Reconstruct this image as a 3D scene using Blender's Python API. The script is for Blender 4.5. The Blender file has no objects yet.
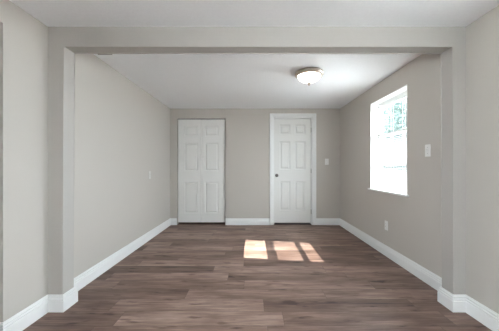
import bpy, bmesh, math, random
from mathutils import Vector, Matrix

random.seed(7)
S = bpy.context.scene
COL = S.collection

# ------------------------------------------------------------------ camera, sky, sun, exposure
CAM_Z = 1.126
cam = bpy.data.cameras.new('camera')
cam.sensor_fit = 'HORIZONTAL'
cam.sensor_width = 36.0
cam.lens = 36.0 * 250.0 / 499.0
cam.shift_x = -3.0 / 499.0
cam.shift_y = 1.5 / 499.0
cam.clip_start = 0.02
cam_o = bpy.data.objects.new('camera', cam)
cam_o.location = (0, 0, CAM_Z)
cam_o.rotation_euler = (math.pi / 2, 0, 0)
COL.objects.link(cam_o)
S.camera = cam_o

world = bpy.data.worlds.new('sky')
S.world = world
world.use_nodes = True
bg = world.node_tree.nodes['Background']
bg.inputs['Color'].default_value = (0.85, 0.915, 1.0, 1)
bg.inputs["Strength"].default_value = 20.0

sun = bpy.data.lights.new('sun', 'SUN')
sun.energy = 21.5
sun.angle = math.radians(0.12)
sun.color = (1.0, 0.955, 0.90)
sun_o = bpy.data.objects.new('sun', sun)
sun_o.rotation_euler = Vector((-1, 0.162, -1.0)).to_track_quat('-Z', 'Y').to_euler()
sun_o.location = (6, 2, 6)
COL.objects.link(sun_o)

S.view_settings.view_transform = 'Standard'
S.view_settings.look = 'None'
S.view_settings.gamma = 1.0
S.view_settings.use_curve_mapping = False
S.view_settings.exposure = 0.86


def portal(loc, rot, sx, sy):
    l = bpy.data.lights.new('sky_portal', 'AREA')
    l.shape = 'RECTANGLE'
    l.size, l.size_y = sx, sy
    l.cycles.is_portal = True
    o = bpy.data.objects.new('sky_portal', l)
    o.location = loc
    o.rotation_euler = rot
    COL.objects.link(o)


# window openings: (near Y, far Y, bottom z, top z)
WIN_REAR = (2.745, 3.60, 0.80, 2.036)
WIN_NEAR = (1.0, 1.445, 0.80, 2.036)
WIN_SIDE_ADDED = (-1.60, -0.60, 0.80, 2.036)  # unseen opening added to bring more daylight into the front room
WIN_LEFT_ADDED = (-2.30, -0.70, 0.80, 2.05)  # unseen opening added to throw daylight onto the right walls
for w in (WIN_REAR, WIN_NEAR, WIN_SIDE_ADDED):
    portal((1.9, (w[0] + w[1]) / 2, (w[2] + w[3]) / 2), (0, math.pi / 2, 0), w[3] - w[2], w[1] - w[0])
portal((-1.78, (WIN_LEFT_ADDED[0] + WIN_LEFT_ADDED[1]) / 2, (WIN_LEFT_ADDED[2] + WIN_LEFT_ADDED[3]) / 2), (0, -math.pi / 2, 0), WIN_LEFT_ADDED[3] - WIN_LEFT_ADDED[2], WIN_LEFT_ADDED[1] - WIN_LEFT_ADDED[0])


# ------------------------------------------------------------------ helpers
def mat(name, color, rough=0.6, metal=0.0, spec=0.5):
    m = bpy.data.materials.new(name)
    m.use_nodes = True
    b = m.node_tree.nodes['Principled BSDF']
    b.inputs['Base Color'].default_value = (*color, 1)
    b.inputs['Roughness'].default_value = rough
    b.inputs['Metallic'].default_value = metal
    b.inputs['Specular IOR Level'].default_value = spec
    return m


def paint(name, color, rough, scale, strength, dist, vary=0.02):
    """rolled / textured paint: fine bump and a very slight mottling of the colour"""
    m = mat(name, color, rough, spec=0.3)
    nt = m.node_tree
    b = nt.nodes['Principled BSDF']
    tc = nt.nodes.new('ShaderNodeTexCoord')
    n = nt.nodes.new('ShaderNodeTexNoise')
    n.inputs['Scale'].default_value = scale
    n.inputs['Detail'].default_value = 3
    nt.links.new(tc.outputs['Object'], n.inputs['Vector'])
    bump = nt.nodes.new('ShaderNodeBump')
    bump.inputs['Strength'].default_value = strength
    bump.inputs['Distance'].default_value = dist
    nt.links.new(n.outputs['Fac'], bump.inputs['Height'])
    nt.links.new(bump.outputs['Normal'], b.inputs['Normal'])
    r = nt.nodes.new('ShaderNodeMapRange')
    r.inputs['From Min'].default_value = 0.3
    r.inputs['From Max'].default_value = 0.7
    r.inputs['To Min'].default_value = 1 - vary
    r.inputs['To Max'].default_value = 1 + vary
    nt.links.new(n.outputs['Fac'], r.inputs['Value'])
    mul = nt.nodes.new('ShaderNodeVectorMath')
    mul.operation = 'SCALE'
    mul.inputs[0].default_value = color
    nt.links.new(r.outputs['Result'], mul.inputs['Scale'])
    nt.links.new(mul.outputs['Vector'], b.inputs['Base Color'])
    return m


def floor_material():
    m = mat('dark_plank_floor', (0.1, 0.07, 0.055), 0.38, spec=0.45)
    nt = m.node_tree
    L = nt.links.new
    N = nt.nodes.new
    b = nt.nodes['Principled BSDF']

    def math_(op, a, bb=None):
        n = N('ShaderNodeMath')
        n.operation = op
        for i, v in enumerate((a, bb)):
            if v is None:
                continue
            if isinstance(v, (int, float)):
                n.inputs[i].default_value = v
            else:
                L(v, n.inputs[i])
        return n.outputs[0]

    tc = N('ShaderNodeTexCoord')
    sep = N('ShaderNodeSeparateXYZ')
    L(tc.outputs['Object'], sep.inputs[0])
    PW, PL = 0.178, 1.22
    v = math_('DIVIDE', math_('ADD', sep.outputs['Y'], 9.975), PW)
    row = math_('FLOOR', v)
    fv = math_('FRACT', v)
    wn = N('ShaderNodeTexWhiteNoise')
    wn.noise_dimensions = '1D'
    L(row, wn.inputs['W'])
    u = math_('ADD', math_('DIVIDE', math_('ADD', sep.outputs['X'], 20), PL), math_('MULTIPLY', wn.outputs['Value'], 7.31))
    colu = math_('FLOOR', u)
    fu = math_('FRACT', u)
    cmb = N('ShaderNodeCombineXYZ')
    L(row, cmb.inputs[0])
    L(colu, cmb.inputs[1])
    wid = N('ShaderNodeTexWhiteNoise')
    wid.noise_dimensions = '2D'
    L(cmb.outputs[0], wid.inputs['Vector'])
    idv = wid.outputs['Value']
    # streaky grain, shifted per plank
    mp = N('ShaderNodeCombineXYZ')
    L(math_('MULTIPLY', sep.outputs['X'], 3.4), mp.inputs[0])
    L(math_('MULTIPLY', sep.outputs['Y'], 58.0), mp.inputs[1])
    L(math_('MULTIPLY', idv, 37.0), mp.inputs[2])
    g1 = N('ShaderNodeTexNoise')
    g1.inputs['Scale'].default_value = 1.0
    g1.inputs['Detail'].default_value = 7
    g1.inputs['Roughness'].default_value = 0.68
    g1.inputs['Distortion'].default_value = 0.4
    L(mp.outputs[0], g1.inputs['Vector'])
    mp2 = N('ShaderNodeCombineXYZ')
    L(math_('MULTIPLY', sep.outputs['X'], 2.2), mp2.inputs[0])
    L(math_('MULTIPLY', sep.outputs['Y'], 9.0), mp2.inputs[1])
    L(math_('MULTIPLY', idv, 91.0), mp2.inputs[2])
    g2 = N('ShaderNodeTexNoise')
    g2.inputs['Scale'].default_value = 1.0
    g2.inputs['Detail'].default_value = 3
    L(mp2.outputs[0], g2.inputs['Vector'])
    t = math_('ADD', math_('MULTIPLY', idv, 0.22),
              math_('ADD', math_('MULTIPLY', g1.outputs['Fac'], 0.66), math_('MULTIPLY', g2.outputs['Fac'], 0.52)))
    # sparse dark knots and mineral streaks
    mp3 = N('ShaderNodeCombineXYZ')
    L(math_('MULTIPLY', sep.outputs['X'], 5.0), mp3.inputs[0])
    L(math_('MULTIPLY', sep.outputs['Y'], 19.0), mp3.inputs[1])
    L(math_('MULTIPLY', idv, 53.0), mp3.inputs[2])
    g3 = N('ShaderNodeTexNoise')
    g3.inputs['Scale'].default_value = 1.0
    g3.inputs['Detail'].default_value = 4
    L(mp3.outputs[0], g3.inputs['Vector'])
    kn = N('ShaderNodeMapRange')
    kn.inputs['From Min'].default_value = 0.60
    kn.inputs['From Max'].default_value = 0.76
    kn.inputs['To Max'].default_value = 0.30
    L(g3.outputs['Fac'], kn.inputs['Value'])
    t = math_('SUBTRACT', t, kn.outputs['Result'])
    ramp = N('ShaderNodeValToRGB')
    e = ramp.color_ramp.elements
    e[0].position = 0.45
    e[0].color = (0.055, 0.028, 0.020, 1)
    e[1].position = 0.98
    e[1].color = (0.46, 0.325, 0.262, 1)
    for p, c in ((0.57, (0.120, 0.068, 0.050)), (0.69, (0.185, 0.115, 0.089)), (0.80, (0.270, 0.180, 0.143))):
        k = e.new(p)
        k.color = (*c, 1)
    L(t, ramp.inputs['Fac'])
    # dark joints
    ev = math_('MINIMUM', fv, math_('SUBTRACT', 1.0, fv))
    eu = math_('MINIMUM', fu, math_('SUBTRACT', 1.0, fu))
    jv = math_('LESS_THAN', ev, 0.010)
    ju = math_('LESS_THAN', eu, 0.0013)
    j = math_('MAXIMUM', jv, ju)
    mix = N('ShaderNodeMix')
    mix.data_type = 'RGBA'
    L(math_('MULTIPLY', j, 0.55), mix.inputs[0])
    L(ramp.outputs['Color'], mix.inputs[6])
    mix.inputs[7].default_value = (0.022, 0.014, 0.011, 1)
    L(mix.outputs[2], b.inputs['Base Color'])
    r = N('ShaderNodeMapRange')
    r.inputs['To Min'].default_value = 0.44
    r.inputs['To Max'].default_value = 0.60
    L(g1.outputs['Fac'], r.inputs['Value'])
    L(r.outputs['Result'], b.inputs['Roughness'])
    bump = N('ShaderNodeBump')
    bump.inputs['Strength'].default_value = 0.25
    bump.inputs['Distance'].default_value = 0.002
    L(math_('SUBTRACT', g1.outputs['Fac'], math_('MULTIPLY', j, 0.8)), bump.inputs['Height'])
    L(bump.outputs['Normal'], b.inputs['Normal'])
    return m


def glass_material():
    m = bpy.data.materials.new('window_glass')
    m.use_nodes = True
    nt = m.node_tree
    nt.nodes.clear()
    o = nt.nodes.new('ShaderNodeOutputMaterial')
    t = nt.nodes.new('ShaderNodeBsdfTransparent')
    t.inputs['Color'].default_value = (0.93, 0.96, 0.955, 1)
    g = nt.nodes.new('ShaderNodeBsdfGlossy')
    g.inputs['Roughness'].default_value = 0.02
    lw = nt.nodes.new('ShaderNodeLayerWeight')
    lw.inputs['Blend'].default_value = 0.5
    pw = nt.nodes.new('ShaderNodeMath')
    pw.operation = 'POWER'
    pw.inputs[1].default_value = 5.0
    nt.links.new(lw.outputs['Facing'], pw.inputs[0])
    f = nt.nodes.new('ShaderNodeMapRange')
    f.inputs['To Min'].default_value = 0.03
    f.inputs['To Max'].default_value = 0.9
    nt.links.new(pw.outputs[0], f.inputs['Value'])
    mx = nt.nodes.new('ShaderNodeMixShader')
    nt.links.new(f.outputs[0], mx.inputs[0])
    nt.links.new(t.outputs[0], mx.inputs[1])
    nt.links.new(g.outputs[0], mx.inputs[2])
    nt.links.new(mx.outputs[0], o.inputs['Surface'])
    return m


def translucent(name, color, trans=0.5, tcol=None):
    m = bpy.data.materials.new(name)
    m.use_nodes = True
    nt = m.node_tree
    nt.nodes.clear()
    o = nt.nodes.new('ShaderNodeOutputMaterial')
    d = nt.nodes.new('ShaderNodeBsdfDiffuse')
    d.inputs['Color'].default_value = (*color, 1)
    t = nt.nodes.new('ShaderNodeBsdfTranslucent')
    t.inputs['Color'].default_value = (*(tcol or color), 1)
    mx = nt.nodes.new('ShaderNodeMixShader')
    mx.inputs[0].default_value = trans
    nt.links.new(d.outputs[0], mx.inputs[1])
    nt.links.new(t.outputs[0], mx.inputs[2])
    nt.links.new(mx.outputs[0], o.inputs['Surface'])
    return m


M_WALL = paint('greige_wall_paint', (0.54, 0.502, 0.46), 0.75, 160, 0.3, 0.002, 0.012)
M_WALL_SHADED = paint('greige_wall_paint_shaded', (0.475, 0.447, 0.417), 0.75, 120, 0.3, 0.002, 0.012)  # wall paint again, darkened to put shade on header and wing walls
M_CEIL = paint('white_ceiling_texture', (0.915, 0.928, 0.95), 0.85, 60, 0.5, 0.005, 0.015)
M_TRIM = mat('white_trim_paint', (0.84, 0.84, 0.83), 0.35)
M_DOOR = mat('white_door_paint', (0.78, 0.775, 0.75), 0.4)
M_FLOOR = floor_material()
M_PLATE = mat('white_plastic', (0.82, 0.81, 0.79), 0.35)
M_DARK = mat('dark_slot', (0.03, 0.03, 0.03), 0.6)
M_NICKEL = mat('brushed_nickel', (0.22, 0.21, 0.20), 0.3, 1.0)
M_PAN = mat('satin_metal_pan', (0.55, 0.48, 0.41), 0.42, 0.85)
M_TRACK = mat('grey_track_metal', (0.10, 0.10, 0.10), 0.5, 0.6)
M_VINYL = mat('white_vinyl', (0.85, 0.86, 0.86), 0.4)
M_GLASS = glass_material()
M_SLAT = translucent('white_blind_slat', (0.55, 0.55, 0.545), 0.03)
M_CLOSET = mat('closet_wall_paint', (0.5, 0.48, 0.45), 0.8)
M_VENT = mat('grey_register_metal', (0.22, 0.21, 0.20), 0.5, 0.3)
M_GROUND = mat('pale_ground', (0.70, 0.69, 0.68), 0.9)
M_BARK = mat('bark', (0.16, 0.12, 0.09), 0.9)
M_LEAF = translucent('leaf_green', (0.075, 0.097, 0.090), 0.3, (0.07, 0.095, 0.082))
M_BOWL = bpy.data.materials.new('lit_frosted_glass')
M_BOWL.use_nodes = True
_b = M_BOWL.node_tree.nodes['Principled BSDF']
_b.inputs['Base Color'].default_value = (0.9, 0.88, 0.85, 1)
_b.inputs['Roughness'].default_value = 0.25
_b.inputs['Emission Color'].default_value = (1.0, 0.93, 0.84, 1)
_b.inputs['Emission Strength'].default_value = 5.0


def add_box(bm, x0, x1, y0, y1, z0, z1, bevel=0.0):
    vs = [bm.verts.new((x, y, z)) for x in (x0, x1) for y in (y0, y1) for z in (z0, z1)]
    f = [(0, 1, 3, 2), (4, 6, 7, 5), (0, 4, 5, 1), (2, 3, 7, 6), (0, 2, 6, 4), (1, 5, 7, 3)]
    fs = [bm.faces.new([vs[i] for i in q]) for q in f]
    if bevel:
        es = list({e for q in fs for e in q.edges})
        bmesh.ops.bevel(bm, geom=es, offset=bevel, segments=2, affect='EDGES', profile=0.5)


def link_mesh(name, bm, material, parent=None, smooth=False, loc=None):
    bmesh.ops.recalc_face_normals(bm, faces=bm.faces)
    me = bpy.data.meshes.new(name)
    bm.to_mesh(me)
    bm.free()
    me.materials.append(material)
    if smooth:
        for p in me.polygons:
            p.use_smooth = True
    o = bpy.data.objects.new(name, me)
    COL.objects.link(o)
    if loc is not None:
        o.location = loc
    if parent is not None:
        o.parent = parent
    return o


def box(name, dims, material, parent=None, bevel=0.0):
    bm = bmesh.new()
    add_box(bm, *dims, bevel=bevel)
    return link_mesh(name, bm, material, parent)


def empty(name, loc, rz=0.0):
    o = bpy.data.objects.new(name, None)
    o.empty_display_size = 0.1
    o.location = loc
    o.rotation_euler = (0, 0, rz)
    COL.objects.link(o)
    return o


def structure(o, label=None):
    o['kind'] = 'structure'
    if label:
        o['label'] = label
    return o


def tag(o, label, cat, group=None):
    o['label'] = label
    o['category'] = cat
    if group:
        o['group'] = group
    return o


def extrude_poly(bm, pts, axis, a, b):
    """closed 2-D polygon extruded along an axis from a to b"""
    def P(p, t):
        if axis == 'Y':
            return (p[0], t, p[1])
        if axis == 'X':
            return (t, p[0], p[1])
        return (p[0], p[1], t)
    lo = [bm.verts.new(P(p, a)) for p in pts]
    hi = [bm.verts.new(P(p, b)) for p in pts]
    n = len(pts)
    bm.faces.new(lo)
    bm.faces.new(hi[::-1])
    for i in range(n):
        bm.faces.new((lo[i], lo[(i + 1) % n], hi[(i + 1) % n], hi[i]))


def wall_with_holes(bm, axis, a, b, u0, u1, z0, z1, holes):
    """solid wall as one shell: 'Y' wall plane spans x (u) and z with thickness a..b in y; 'X' wall spans y."""
    us = sorted({u0, u1, *[h[0] for h in holes], *[h[1] for h in holes]})
    zs = sorted({z0, z1, *[h[2] for h in holes], *[h[3] for h in holes]})
    def solid(i, k):
        if i < 0 or k < 0 or i >= len(us) - 1 or k >= len(zs) - 1:
            return False
        cu, cz = (us[i] + us[i + 1]) / 2, (zs[k] + zs[k + 1]) / 2
        return not any(h[0] < cu < h[1] and h[2] < cz < h[3] for h in holes)
    cache = {}
    def V(u, z, t):
        key = (round(u, 5), round(z, 5), round(t, 5))
        if key not in cache:
            cache[key] = bm.verts.new((u, t, z) if axis == 'Y' else (t, u, z))
        return cache[key]
    for i in range(len(us) - 1):
        for k in range(len(zs) - 1):
            if not solid(i, k):
                continue
            A, B, Cc, D = us[i], us[i + 1], zs[k], zs[k + 1]
            for t in (a, b):
                bm.faces.new((V(A, Cc, t), V(B, Cc, t), V(B, D, t), V(A, D, t)))
            for cond, p, q in ((solid(i - 1, k), (A, Cc), (A, D)), (solid(i + 1, k), (B, Cc), (B, D)),
                               (solid(i, k - 1), (A, Cc), (B, Cc)), (solid(i, k + 1), (A, D), (B, D))):
                if not cond:
                    bm.faces.new((V(*p, a), V(*q, a), V(*q, b), V(*p, b)))


def lathe(bm, prof, seg=48, center=(0, 0)):
    rings = []
    for r, z in prof:
        if r < 1e-6:
            rings.append([bm.verts.new((center[0], center[1], z))])
        else:
            rings.append([bm.verts.new((center[0] + r * math.cos(2 * math.pi * i / seg),
                                        center[1] + r * math.sin(2 * math.pi * i / seg), z)) for i in range(seg)])
    for A, B in zip(rings, rings[1:]):
        for i in range(seg):
            j = (i + 1) % seg
            if len(A) == 1 and len(B) == 1:
                continue
            if len(A) == 1:
                bm.faces.new((A[0], B[i], B[j]))
            elif len(B) == 1:
                bm.faces.new((A[i], A[j], B[0]))
            else:
                bm.faces.new((A[i], A[j], B[j], B[i]))


def tube(bm, pts, r, seg=10):
    pts = [Vector(p) for p in pts]
    rings = []
    for i, p in enumerate(pts):
        d = (pts[min(i + 1, len(pts) - 1)] - pts[max(i - 1, 0)]).normalized()
        up = Vector((0, 0, 1)) if abs(d.z) < 0.9 else Vector((1, 0, 0))
        a = d.cross(up).normalized()
        b = d.cross(a).normalized()
        rings.append([bm.verts.new(p + r * (math.cos(t) * a + math.sin(t) * b))
                      for t in [2 * math.pi * k / seg for k in range(seg)]])
    for A, B in zip(rings, rings[1:]):
        for k in range(seg):
            bm.faces.new((A[k], A[(k + 1) % seg], B[(k + 1) % seg], B[k]))
    bm.faces.new(rings[0])
    bm.faces.new(rings[-1][::-1])


# ------------------------------------------------------------------ room shell
XL, XR, XRN = -1.60, 1.70, 1.667        # left wall, right wall of the rear room, right wall of the front room
YB, YF0, YF1 = 4.854, 1.953, 2.078      # back wall, front and back faces of the dividing header
ZC, ZCF = 2.26, 2.222                   # rear and front ceilings
YE = -2.6                               # wall behind the camera
XOUT = 1.87                             # outside face of the right wall

structure(box('floor', (XL - 0.12, XOUT, YE - 0.12, 5.9, -0.1, 0.0), M_FLOOR),
          'dark brown wood-look plank floor running through both rooms')
structure(box('ceiling', (XL, XOUT, YE - 0.12, 2.02, ZCF, 2.5), M_CEIL), 'white textured ceiling of the front room')
structure(box('ceiling', (XL - 0.12, XOUT, 2.02, 5.9, ZC, 2.5), M_CEIL), 'white textured ceiling of the rear room')

bm = bmesh.new()
wall_with_holes(bm, 'X', XL - 0.12, XL, YE, YB, 0, ZC, [(0.75, 1.603, 0, 2.05), WIN_LEFT_ADDED])
structure(link_mesh('wall_left', bm, M_WALL), 'light greige left wall with a doorway at its near end')

bm = bmesh.new()
wall_with_holes(bm, 'X', XR, XOUT, 2.02, YB, 0, ZC, [WIN_REAR])
structure(link_mesh('wall_right', bm, M_WALL), 'greige right wall of the rear room holding the window')
bm = bmesh.new()
wall_with_holes(bm, 'X', XRN, XOUT, YE, 2.02, 0, ZCF, [WIN_NEAR, WIN_SIDE_ADDED])
structure(link_mesh('wall_right', bm, M_WALL), 'light greige right wall of the front room')

CL = (-1.466, -0.528, 0.0, 2.068)       # closet opening
DR = (0.402, 1.168, 0.0, 2.095)         # entry door opening
bm = bmesh.new()
wall_with_holes(bm, 'Y', YB, YB + 0.12, XL - 0.12, XOUT, 0, ZC, [CL, DR])
structure(link_mesh('wall_back', bm, M_WALL), 'greige back wall with two white doors')

# closet and the space behind the entry door
bm = bmesh.new()
add_box(bm, XL - 0.12, XOUT, 5.75, 5.85, 0, ZC)
add_box(bm, XL - 0.12, XL - 0.02, YB + 0.12, 5.75, 0, ZC)
add_box(bm, XOUT - 0.1, XOUT, YB + 0.12, 5.75, 0, ZC)
add_box(bm, -0.2, -0.1, YB + 0.12, 5.75, 0, ZC)
structure(link_mesh('wall_closet', bm, M_CLOSET), 'closet walls behind the doors')

# dividing header with its two short wing walls, one continuous shape
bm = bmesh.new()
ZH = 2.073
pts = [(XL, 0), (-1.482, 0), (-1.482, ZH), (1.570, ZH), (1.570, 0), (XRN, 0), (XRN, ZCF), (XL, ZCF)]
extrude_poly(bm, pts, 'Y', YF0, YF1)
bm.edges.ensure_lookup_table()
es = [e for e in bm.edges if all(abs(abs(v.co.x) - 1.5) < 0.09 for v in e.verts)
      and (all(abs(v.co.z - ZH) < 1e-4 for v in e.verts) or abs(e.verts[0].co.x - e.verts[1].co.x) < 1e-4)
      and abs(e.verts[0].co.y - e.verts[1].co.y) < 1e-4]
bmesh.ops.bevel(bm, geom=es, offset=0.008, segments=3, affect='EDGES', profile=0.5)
structure(link_mesh('wall_middle', bm, M_WALL_SHADED), 'greige header beam on two short wing walls between the rooms')
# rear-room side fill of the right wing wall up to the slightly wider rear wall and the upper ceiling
structure(box('trim_1', (XL, XR, 2.0205, YF1, ZCF + 0.0005, ZC), M_WALL_SHADED), 'header top meeting the rear ceiling')
structure(box('trim_2', (XRN + 0.0005, XR, 2.0205, YF1, 0, ZCF), M_WALL_SHADED), 'edge of the right wing wall')

# wall behind the camera and the side hall, all out of view
bm = bmesh.new()
wall_with_holes(bm, 'Y', YE - 0.12, YE, XL - 0.12, XOUT, 0, ZCF, [])
structure(link_mesh('wall_front', bm, M_WALL))
bm = bmesh.new()
extrude_poly(bm, [(XL - 0.121, 0.55), (XL - 0.121, 0.65), (-3.2, 0.65), (-3.2, 2.8), (XL - 0.121, 2.8), (XL - 0.121, 2.9), (-3.3, 2.9), (-3.3, 0.55)],
             'Z', 0, ZCF)
structure(link_mesh('wall_hall', bm, M_WALL))
structure(box('floor', (-3.3, XL - 0.121, 0.55, 2.9, -0.1, 0), M_FLOOR), 'plank floor of the side hall')
structure(box('ceiling', (-3.3, XL - 0.121, 0.55, 2.9, ZCF, 2.3), M_CEIL), 'ceiling of the side hall')

# ------------------------------------------------------------------ baseboards
PROFILE = [(0.0, 0.0), (0.018, 0.0), (0.018, 0.082), (0.013, 0.086), (0.013, 0.091), (0.016, 0.094), (0.016, 0.100), (0.010, 0.104),
           (0.010, 0.110), (0.012, 0.113), (0.011, 0.119), (0.005, 0.124), (0.005, 0.130), (0.0, 0.130)]


def baseboard(name, path, label):
    n = len(path)
    P = [Vector(p) for p in path]
    bm = bmesh.new()
    rings = []
    for i in range(n):
        def nrm(a, b):
            d = (b - a).normalized()
            return Vector((d.y, -d.x))
        if i == 0:
            m = nrm(P[0], P[1])
        elif i == n - 1:
            m = nrm(P[-2], P[-1])
        else:
            a, b = nrm(P[i - 1], P[i]), nrm(P[i], P[i + 1])
            m = (a + b)
            m = m / (m.length_squared / 2)
        rings.append([bm.verts.new((P[i].x + m.x * (o + 0.0008), P[i].y + m.y * (o + 0.0008), z + 0.0008)) for o, z in PROFILE])
    k = len(PROFILE)
    for A, B in zip(rings, rings[1:]):
        for j in range(k):
            bm.faces.new((A[j], A[(j + 1) % k], B[(j + 1) % k], B[j]))
    bm.faces.new(rings[0])
    bm.faces.new(rings[-1][::-1])
    return structure(link_mesh(name, bm, M_TRIM), label)


baseboard('baseboard_left', [(XL - 0.12, 1.603), (XL, 1.603), (XL, YF0), (-1.482, YF0), (-1.482, YF1), (XL, YF1),
                             (XL, YB), (CL[0] - 0.004, YB)], 'white baseboard along the left wall and left wing wall')
baseboard('baseboard_back', [(CL[1] + 0.004, YB), (DR[0] - 0.0705, YB)], 'white baseboard between the two doors')
baseboard('baseboard_right', [(DR[1] + 0.0705, YB), (XR, YB), (XR, YF1), (1.570, YF1), (1.570, YF0), (XRN, YF0), (XRN, YE)],
          'white baseboard along the right wall and right wing wall')
baseboard('baseboard_left', [(XL, YE), (XL, 0.74)], 'white baseboard behind the camera')


# ------------------------------------------------------------------ panelled door faces
def panel_slab(w, h, t, panels):
    """slab in local x 0..w, z 0..h, front face at y=0 (towards -y), thickness t; panels = (x0,x1,z0,z1)"""
    bm = bmesh.new()
    xs = sorted({0, w, *[p[0] for p in panels], *[p[1] for p in panels]})
    zs = sorted({0, h, *[p[2] for p in panels], *[p[3] for p in panels]})
    cache = {}
    def V(x, y, z):
        k = (round(x, 5), round(y, 5), round(z, 5))
        if k not in cache:
            cache[k] = bm.verts.new((x, y, z))
        return cache[k]
    for i in range(len(xs) - 1):
        for k in range(len(zs) - 1):
            cx, cz = (xs[i] + xs[i + 1]) / 2, (zs[k] + zs[k + 1]) / 2
            if any(p[0] < cx < p[1] and p[2] < cz < p[3] for p in panels):
                continue
            bm.faces.new((V(xs[i], 0, zs[k]), V(xs[i + 1], 0, zs[k]), V(xs[i + 1], 0, zs[k + 1]), V(xs[i], 0, zs[k + 1])))
    for (x0, x1, z0, z1) in panels:
        steps = [(0, 0), (0.005, 0.009), (0.012, 0.012), (0.020, 0.012), (0.042, 0.002), (0.045, 0.002)]
        # walk the rim with all grid verts so the shell stays closed
        prev = None
        for ins, dep in steps:
            a, b, c, d = x0 + ins, x1 - ins, z0 + ins, z1 - ins
            ring = [V(a, dep, c), V(b, dep, c), V(b, dep, d), V(a, dep, d)]
            if prev:
                for q in range(4):
                    bm.faces.new((prev[q], prev[(q + 1) % 4], ring[(q + 1) % 4], ring[q]))
            prev = ring
        bm.faces.new(prev)
    # sides and back
    c = [V(0, 0, 0), V(w, 0, 0), V(w, 0, h), V(0, 0, h)]
    bk = [V(0, t, 0), V(w, t, 0), V(w, t, h), V(0, t, h)]
    bm.faces.new(bk[::-1])
    for q in range(4):
        bm.faces.new((c[q], c[(q + 1) % 4], bk[(q + 1) % 4], bk[q]))
    return bm


# closet: two bifold leaves
LZ, LH = 0.045, 2.01
leafw = (CL[1] - CL[0] - 0.028 - 0.004) / 2
pz = [(0.223, 0.835), (1.048, 1.598), (1.728, 1.935)]
root = structure(empty('door_1', ((CL[0] + CL[1]) / 2, YB + 0.03, 0)), 'white panelled bifold closet door of two leaves')
cx = (CL[0] + CL[1]) / 2
for side in (0, 1):
    lx0 = cx - leafw - 0.002 if side == 0 else cx + 0.002
    px = (0.122, leafw - 0.066) if side == 0 else (0.066, leafw - 0.122)
    bmL = panel_slab(leafw, LH, 0.032, [(px[0], px[1], a - LZ, b - LZ) for a, b in pz])
    o = link_mesh('leaf', bmL, M_DOOR, root)
    o.location = (lx0 - cx, 0.0, LZ)
box('track', (CL[0] - cx + 0.004, CL[1] - cx - 0.004, -0.003, 0.03, LZ + LH + 0.002, CL[3] - 0.001), M_TRACK, root)

# entry door
dx = (DR[0] + DR[1]) / 2
root = structure(empty('door_2', (dx, YB + 0.045, 0)), 'white six-panel door with a round metal knob')
dw = DR[1] - DR[0]
slab_w, slab_z, slab_h = dw - 0.042, 0.035, 2.039
hpan = [(0.125, 0.325), (0.450, 0.634)]
vp = [(0.275, 0.848), (1.078, 1.625), (1.768, 1.955)]
hpan = [(0.112, 0.318), (slab_w - 0.318, slab_w - 0.112)]
bmS = panel_slab(slab_w, slab_h, 0.035, [(a, b, c - slab_z, d - slab_z) for a, b in hpan for c, d in vp])
slab = link_mesh('door_slab', bmS, M_DOOR, root)
slab.location = (-slab_w / 2 - 0.0, 0, slab_z)
# casing: moulded frame with mitred corners
bm = bmesh.new()
cp = [(0.0, 0.0), (0.0, 0.011), (0.008, 0.014), (0.045, 0.018), (0.060, 0.018), (0.068, 0.013), (0.070, 0.0)]
XA, XB, ZT = DR[0] - dx, DR[1] - dx, DR[3]
rings = []
for (sx, bx, top) in ((-1, XA, 0), (-1, XA, 1), (1, XB, 1), (1, XB, 0)):
    rings.append([bm.verts.new((bx + sx * o, -0.0458 - d, (ZT + o) if top else 0.001)) for o, d in cp])
for A, B in zip(rings, rings[1:]):
    for j in range(len(cp)):
        bm.faces.new((A[j], A[(j + 1) % len(cp)], B[(j + 1) % len(cp)], B[j]))
bm.faces.new(rings[0])
bm.faces.new(rings[-1][::-1])
link_mesh('casing', bm, M_TRIM, root)
bm = bmesh.new()
JT = 0.018
extrude_poly(bm, [(XA + 0.0005, 0.001), (XA + JT, 0.001), (XA + JT, ZT - JT), (XB - JT, ZT - JT), (XB - JT, 0.001),
                  (XB - 0.0005, 0.001), (XB - 0.0005, ZT - 0.0005), (XA + 0.0005, ZT - 0.0005)], 'Y', -0.044, 0.072)
link_mesh('jamb', bm, M_TRIM, root)
bm = bmesh.new()
extrude_poly(bm, [(XA + JT, 0.001), (XA + JT + 0.012, 0.001), (XA + JT + 0.012, ZT - JT - 0.012),
                  (XB - JT - 0.012, ZT - JT - 0.012), (XB - JT - 0.012, 0.001), (XB - JT, 0.001), (XB - JT, ZT - JT),
                  (XA + JT, ZT - JT)], 'Y', 0.038, 0.050)
link_mesh('door_stop', bm, M_TRIM, root)
box('threshold', (XA + JT, XB - JT, -0.01, 0.06, 0.001, 0.012), M_DARK, root, 0.003)
# knob: rose + ball, axis towards -y
bm = bmesh.new()
lathe(bm, [(0.0, 0.0), (0.033, 0.0), (0.033, 0.004), (0.026, 0.010), (0.013, 0.014), (0.0, 0.014)], 28)
rose = link_mesh('rose', bm, M_NICKEL, slab, True)
rose.rotation_euler = (math.pi / 2, 0, 0)
kz = 0.962 - slab_z
kx = 0.052
rose.location = (kx, 0.0, kz)
bm = bmesh.new()
lathe(bm, [(0.0, 0.010), (0.011, 0.010), (0.011, 0.030), (0.020, 0.036), (0.0275, 0.046), (0.0275, 0.056), (0.022, 0.064),
           (0.010, 0.068), (0.0, 0.0685)], 28)
knob = link_mesh('knob', bm, M_NICKEL, slab, True)
knob.rotation_euler = (math.pi / 2, 0, 0)
knob.location = (kx, 0.0, kz)
# hinge barrels on the hinge side
for hz in (0.25, 1.05, 1.85):
    bm = bmesh.new()
    lathe(bm, [(0, -0.045), (0.006, -0.045), (0.006, 0.045), (0, 0.045)], 12)
    h = link_mesh('hinge', bm, M_NICKEL, root, True)
    h.location = (XB - JT - 0.002, -0.006, hz)


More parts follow.
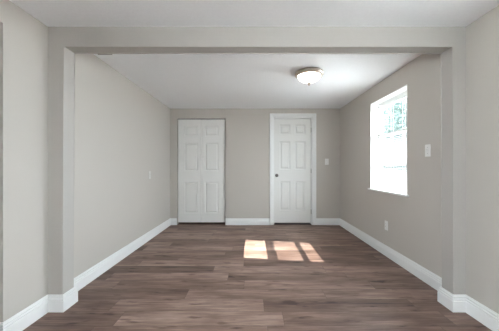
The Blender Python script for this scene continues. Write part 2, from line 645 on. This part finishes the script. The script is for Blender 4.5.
# ------------------------------------------------------------------ windows
def make_window(name, W, xin, label):
    y0, y1, z0, z1 = W
    root = structure(empty(name, (XOUT - 0.05, (y0 + y1) / 2, z0)), label)
    ox, oy, oz = root.location
    xg = XOUT - 0.045
    def rel(x0, x1, ya, yb, za, zb):
        return (x0 - ox, x1 - ox, ya - oy, yb - oy, za - oz, zb - oz)
    # outer frame
    bm = bmesh.new()
    wall_with_holes(bm, 'X', xg - 0.022 - ox, xg + 0.03 - ox, y0 + 0.001 - oy, y1 - 0.001 - oy, 0.001, z1 - z0 - 0.001,
                    [(y0 + 0.032 - oy, y1 - 0.032 - oy, 0.032, z1 - z0 - 0.062)])
    link_mesh('window_frame', bm, M_VINYL, root)
    # three awning sashes with panes
    lims = [(z0 + 0.034, 1.175), (1.179, 1.553), (1.557, z1 - 0.064)]
    for a, b in lims:
        bm = bmesh.new()
        wall_with_holes(bm, 'X', xg - 0.012 - ox, xg + 0.018 - ox, y0 + 0.034 - oy, y1 - 0.034 - oy, a - oz, b - oz,
                        [(y0 + 0.050 - oy, y1 - 0.050 - oy, a + 0.018 - oz, b - 0.018 - oz)])
        s = link_mesh('sash', bm, M_VINYL, root)
        bm = bmesh.new()
        add_box(bm, *rel(xg + 0.001, xg + 0.005, y0 + 0.0505, y1 - 0.0505, a + 0.0185, b - 0.0185))
        link_mesh('pane', bm, M_GLASS, s)
    # sill board with a nosing past the wall
    bm = bmesh.new()
    sx0 = xin - 0.028
    extrude_poly(bm, [(sx0 - ox, y0 - 0.03 - oy), (xin - 0.0008 - ox, y0 - 0.03 - oy), (xin - 0.0008 - ox, y0 + 0.001 - oy),
                      (xg - 0.023 - ox, y0 + 0.001 - oy), (xg - 0.023 - ox, y1 - 0.001 - oy),
                      (xin - 0.0008 - ox, y1 - 0.001 - oy), (xin - 0.0008 - ox, y1 + 0.03 - oy), (sx0 - ox, y1 + 0.03 - oy)],
                 'Z', 0.0008, 0.022)
    link_mesh('window_sill', bm, M_TRIM, root)
    # white lining boards of the recess
    bm = bmesh.new()
    extrude_poly(bm, [(y0 + 0.0008 - oy, 0.0225), (y0 + 0.0008 - oy, z1 - z0 - 0.0008), (y1 - 0.0008 - oy, z1 - z0 - 0.0008),
                      (y1 - 0.0008 - oy, 0.0225), (y1 - 0.013 - oy, 0.0225), (y1 - 0.013 - oy, z1 - z0 - 0.013),
                      (y0 + 0.013 - oy, z1 - z0 - 0.013), (y0 + 0.013 - oy, 0.0225)], 'X', xin - 0.002 - ox, xg - 0.023 - ox)
    link_mesh('window_lining', bm, M_TRIM, root)
    # crank operator in the far lower corner
    bm = bmesh.new()
    add_box(bm, *rel(xg - 0.050, xg - 0.024, y1 - 0.15, y1 - 0.07, z0 + 0.024, z0 + 0.058), bevel=0.006)
    ck = link_mesh('crank', bm, M_NICKEL, root)
    bm = bmesh.new()
    cx0, cy0, cz0 = xg - 0.046 - ox, y1 - 0.11 - oy, 0.044
    tube(bm, [(cx0, cy0, cz0), (cx0 - 0.028, cy0, cz0 + 0.006), (cx0 - 0.034, cy0 + 0.02, cz0 + 0.02), (cx0 - 0.034, cy0 + 0.05, cz0 + 0.05)], 0.005)
    tube(bm, [(cx0 - 0.034, cy0 + 0.05, cz0 + 0.05), (cx0 - 0.055, cy0 + 0.05, cz0 + 0.05)], 0.008)
    link_mesh('crank_handle', bm, M_NICKEL, ck)
    return root


def make_blind(W, xin, top, label, tilt=29):
    y0, y1, z0, z1 = W
    ya, yb = y0 + 0.028, y1 - 0.028
    xc = xin + 0.072
    root = tag(empty('window_blind', (xc, (ya + yb) / 2, z0 + 0.03)), label, 'blind')
    oy, oz = (ya + yb) / 2, z0 + 0.03
    hw = (yb - ya) / 2
    # carrier rail at the top of the lowered slats
    box('top_rail', (-0.014, 0.014, -hw, hw, top - oz - 0.016, top - oz), M_VINYL, root, 0.003)
    box('bottom_rail', (-0.013, 0.013, -hw, hw, 0.004, 0.018), M_VINYL, root, 0.003)
    bm = bmesh.new()
    ang = math.radians(tilt)
    n = int((top - 0.02 - (z0 + 0.055)) / 0.022)
    for i in range(n + 1):
        zc = top - 0.028 - i * 0.022 - oz
        r = []
        for s in (-1, -0.5, 0, 0.5, 1):
            u = s * 0.0125
            cr = 0.0018 * (1 - s * s)
            r.append((u * math.cos(ang) - cr * math.sin(ang), zc + u * math.sin(ang) + cr * math.cos(ang)))
        lo = [(p[0], p[1] - 0.0004) for p in r][::-1]
        extrude_poly(bm, r + lo, 'Y', -hw + 0.003, hw - 0.003)
    link_mesh('slats', bm, M_SLAT, root)
    for k in (-0.62, 0.0, 0.62):
        for sx in (-0.0145, 0.0145):
            bm = bmesh.new()
            tube(bm, [(sx, k * hw, 0.012), (sx, k * hw, z1 - 0.0135 - oz)], 0.0011, 6)
            link_mesh('ladder_cord', bm, M_PLATE, root)
    bm = bmesh.new()
    tube(bm, [(-0.022, hw - 0.05, z1 - 0.0135 - oz), (-0.024, hw - 0.05, z1 - 0.62 - oz)], 0.004, 6)
    link_mesh('tilt_wand', bm, M_PLATE, root)
    return root


make_window('window_1', WIN_REAR, XR, 'white three-sash window in the right wall of the rear room')
make_window('window_2', WIN_NEAR, XRN, 'window of the front room, outside the frame')

make_window('window_added_side', WIN_SIDE_ADDED, XRN, 'unseen window added beside the camera for more daylight')
make_blind(WIN_REAR, XR, 1.572, 'white horizontal slat blind hanging in the sunlit window')
make_blind(WIN_NEAR, XRN, 1.572, 'white horizontal slat blind added to block sun, outside the frame', 5)  # unseen blind, added nearly closed to keep bounced sun off the header
make_blind(WIN_SIDE_ADDED, XRN, 1.98, 'long white slat blind of the added window beside the camera', 10)  # unseen, belongs to the added side window

# unseen window added behind the camera to light the right walls
root = structure(empty('window_added_left', (XL - 0.06, (WIN_LEFT_ADDED[0] + WIN_LEFT_ADDED[1]) / 2, WIN_LEFT_ADDED[2])))
hw, hh = (WIN_LEFT_ADDED[1] - WIN_LEFT_ADDED[0]) / 2, WIN_LEFT_ADDED[3] - WIN_LEFT_ADDED[2]
bm = bmesh.new()
wall_with_holes(bm, 'X', -0.03, 0.02, -hw + 0.001, hw - 0.001, 0.001, hh - 0.001,
                [(-hw + 0.05, -0.025, 0.05, hh - 0.05), (0.025, hw - 0.05, 0.05, hh - 0.05)])
link_mesh('window_frame', bm, M_VINYL, root)
box('pane', (-0.004, 0.0, -hw + 0.0505, -0.0255, 0.0505, hh - 0.0505), M_GLASS, root)
box('pane', (-0.004, 0.0, 0.0255, hw - 0.0505, 0.0505, hh - 0.0505), M_GLASS, root)

# ------------------------------------------------------------------ ceiling lamp
LX, LY = 0.676, 2.985
lamp = tag(empty('ceiling_lamp', (LX, LY, ZC)), 'round flush ceiling lamp with lit frosted glass bowl and satin metal rim', 'lamp')
bm = bmesh.new()
lathe(bm, [(0.0, -0.001), (0.140, -0.001), (0.158, -0.005), (0.166, -0.012), (0.170, -0.026), (0.168, -0.038), (0.160, -0.046),
           (0.146, -0.051), (0.137, -0.052), (0.134, -0.046), (0.0, -0.044)], 64)
link_mesh('rim', bm, M_PAN, lamp, True)
bm = bmesh.new()
pr = [(0.135, -0.047)]
for i in range(1, 15):
    a = math.pi / 2 * i / 15
    pr.append((0.135 * math.cos(a) ** 1.15, -0.047 - 0.084 * math.sin(a) ** 1.25))
pr.append((0.0, -0.132))
lathe(bm, pr, 64)
link_mesh('glass_bowl', bm, M_BOWL, lamp, True)
bm = bmesh.new()
lathe(bm, [(0.0, -0.126), (0.022, -0.128), (0.025, -0.135), (0.016, -0.141), (0.013, -0.146), (0.014, -0.152), (0.010, -0.160), (0.0, -0.163)], 24)
link_mesh('finial', bm, M_PAN, lamp, True)

# ------------------------------------------------------------------ ceiling register
vent = tag(empty('ceiling_vent', (-1.475, 2.375, ZC)), 'small dark grey air vent in the rear ceiling just behind the header', 'vent')
bm = bmesh.new()
wall_with_holes(bm, 'Y', 0, 0.008, -0.07, 0.07, -0.13, 0.13, [(-0.052, 0.052, -0.112, 0.112)])
bmesh.ops.transform(bm, matrix=Matrix.Rotation(math.pi / 2, 4, 'X'), verts=bm.verts)
f = link_mesh('frame', bm, M_VENT, vent)
f.location = (0, 0, -0.009)
for i in range(9):
    y = -0.096 + i * 0.024
    bm = bmesh.new()
    extrude_poly(bm, [(y - 0.009, -0.001), (y - 0.007, -0.001), (y + 0.009, -0.0085), (y + 0.007, -0.0085)], 'X', -0.0515, 0.0515)
    link_mesh('slat', bm, M_VENT, vent)


# ------------------------------------------------------------------ wall plates (built facing -y, base at wall)
def plate(name, loc, rz, kind, label, cat, M_PLATE=M_PLATE):
    root = tag(empty(name, loc, rz), label, cat)
    bm = bmesh.new()
    add_box(bm, -0.036, 0.036, -0.0065, -0.0006, -0.059, 0.059, bevel=0.0022)
    link_mesh('plate', bm, M_PLATE, root)
    if kind == 'switch':
        box('collar', (-0.0065, 0.0065, -0.0075, -0.006, -0.0125, 0.0125), M_PLATE, root)
        bm = bmesh.new()
        add_box(bm, -0.0045, 0.0045, -0.018, -0.0065, -0.004, 0.006, bevel=0.0015)
        bmesh.ops.rotate(bm, cent=(0, -0.006, 0), matrix=Matrix.Rotation(math.radians(-22), 3, 'X'), verts=bm.verts)
        link_mesh('toggle', bm, M_PLATE, root)
    elif kind == 'outlet':
        for s in (-1, 1):
            bm = bmesh.new()
            lathe(bm, [(0.0, 0.0062), (0.0165, 0.0062), (0.0165, 0.0085), (0.0, 0.0085)], 24)
            bmesh.ops.transform(bm, matrix=Matrix.Rotation(math.pi / 2, 4, 'X'), verts=bm.verts)
            r = link_mesh('receptacle', bm, M_PLATE, root)
            r.location = (0, 0, s * 0.0195)
            for q, hgt in ((-0.0063, 0.009), (0.0063, 0.0075)):
                box('slot', (q - 0.0011, q + 0.0011, -0.0089, -0.0084, -hgt / 2 + 0.003, hgt / 2 + 0.003), M_DARK, r)
    for s in ((-0.030, 0.030) if kind != 'outlet' else (0.0,)):
        bm = bmesh.new()
        lathe(bm, [(0.0, 0.006), (0.0032, 0.006), (0.0028, 0.0074), (0.0, 0.0076)], 12)
        bmesh.ops.transform(bm, matrix=Matrix.Rotation(math.pi / 2, 4, 'X'), verts=bm.verts)
        sc = link_mesh('screw', bm, M_NICKEL, root)
        sc.location = (0, 0, s)
    return root


plate('light_switch', (1.442, YB, 1.229), 0, 'switch', 'white toggle light switch on the back wall beside the six-panel door', 'light switch')
plate('light_switch', (XR, 2.42, 1.286), -math.pi / 2, 'switch', 'white toggle light switch on the right wall, nearer than the window', 'light switch')
plate('light_switch', (XL, 3.885, 1.002), math.pi / 2, 'switch', 'pale wall switch plate alone on the long left wall', 'light switch', mat('almond_plastic', (0.64, 0.62, 0.585), 0.4))
plate('wall_outlet', (XR, 3.17, 0.385), -math.pi / 2, 'outlet', 'white power outlet low on the right wall below the window', 'outlet')

# ------------------------------------------------------------------ outside the window
structure(box('ground', (-25, 40, -25, 45, -0.35, -0.25), M_GROUND), 'pale ground outside')

structure(box('ground', (XOUT + 0.01, XOUT + 2.8, -6, 12, -0.2495, -0.20), mat('dark_bounce_strip', (0.08, 0.07, 0.06), 0.95)), 'dark ground strip added outside to cut bounce light')  # added strip, dark to weaken ground bounce onto the ceiling near the windows


def tree(loc, h, r, label, seed):
    rnd = random.Random(seed)
    root = tag(empty('tree', loc), label, 'tree', 'trees outside the window')
    bm = bmesh.new()
    tube(bm, [(0, 0, 0), (0.03, 0.02, h * 0.3), (-0.02, 0.05, h * 0.6), (0.02, 0, h * 0.85)], 0.07)
    for k in range(6):
        a = k * 1.05
        tube(bm, [(0, 0.02, h * (0.3 + 0.07 * k)), (r * 0.6 * math.cos(a), r * 0.6 * math.sin(a), h * (0.45 + 0.08 * k))], 0.025, 6)
    link_mesh('trunk', bm, M_BARK, root)
    bm = bmesh.new()
    for i in range(4500):
        while True:
            p = Vector((rnd.uniform(-1, 1), rnd.uniform(-1, 1), rnd.uniform(-1, 1)))
            if 0.25 < p.length < 1:
                break
        c = Vector((p.x * r, p.y * r, h * 0.58 + p.z * h * 0.42))
        s = rnd.uniform(0.07, 0.13)
        R = Matrix.Rotation(rnd.uniform(0, 6.3), 3, 'Z') @ Matrix.Rotation(rnd.uniform(0, 3.1), 3, 'X')
        vs = [bm.verts.new(c + R @ Vector(q)) for q in ((-s, 0, 0), (0, -s * .5, 0.01), (s, 0, 0), (0, s * .5, 0.01))]
        bm.faces.new(vs)
    link_mesh('foliage', bm, M_LEAF, root)
    return root


tree((8.0, 12.7, -0.25), 5.4, 1.4, 'leafy tree seen bright through the window panes', 3)
tree((8.3, 15.7, -0.25), 5.6, 1.4, 'leafy tree seen bright through the window panes', 5)
tree((11.6, 18.9, -0.25), 6.4, 1.7, 'leafy tree seen bright through the window panes', 9)
tree((12.6, 22.9, -0.25), 7.0, 1.9, 'leafy tree seen bright through the window panes', 11)


def shrub(loc, r, h, label, seed):
    rnd = random.Random(seed)
    root = tag(empty('shrub', loc), label, 'shrub', 'shrubs outside the window')
    bm = bmesh.new()
    for k in range(5):
        a = k * 1.26
        tube(bm, [(0.05 * math.cos(a), 0.05 * math.sin(a), 0), (r * 0.5 * math.cos(a), r * 0.5 * math.sin(a), h * 0.6)], 0.014, 6)
    link_mesh('stem', bm, M_BARK, root)
    bm = bmesh.new()
    for i in range(3500):
        while True:
            p = Vector((rnd.uniform(-1, 1), rnd.uniform(-1, 1), rnd.uniform(-1, 1)))
            if 0.35 < p.length < 1:
                break
        c = Vector((p.x * r, p.y * r, h * 0.53 + p.z * h * 0.47))
        q_ = rnd.uniform(0.035, 0.07)
        R = Matrix.Rotation(rnd.uniform(0, 6.3), 3, 'Z') @ Matrix.Rotation(rnd.uniform(0, 3.1), 3, 'X')
        bm.faces.new([bm.verts.new(c + R @ Vector(v)) for v in ((-q_, 0, 0), (0, -q_ * .5, 0.006), (q_, 0, 0), (0, q_ * .5, 0.006))])
    link_mesh('foliage', bm, M_LEAF, root)


for k, yy in enumerate((7.6, 8.95, 10.3, 11.6)):
    shrub((5.5, yy, -0.25), 0.62, 2.0, 'leafy shrub seen pale through the slats of the blind', 40 + k)
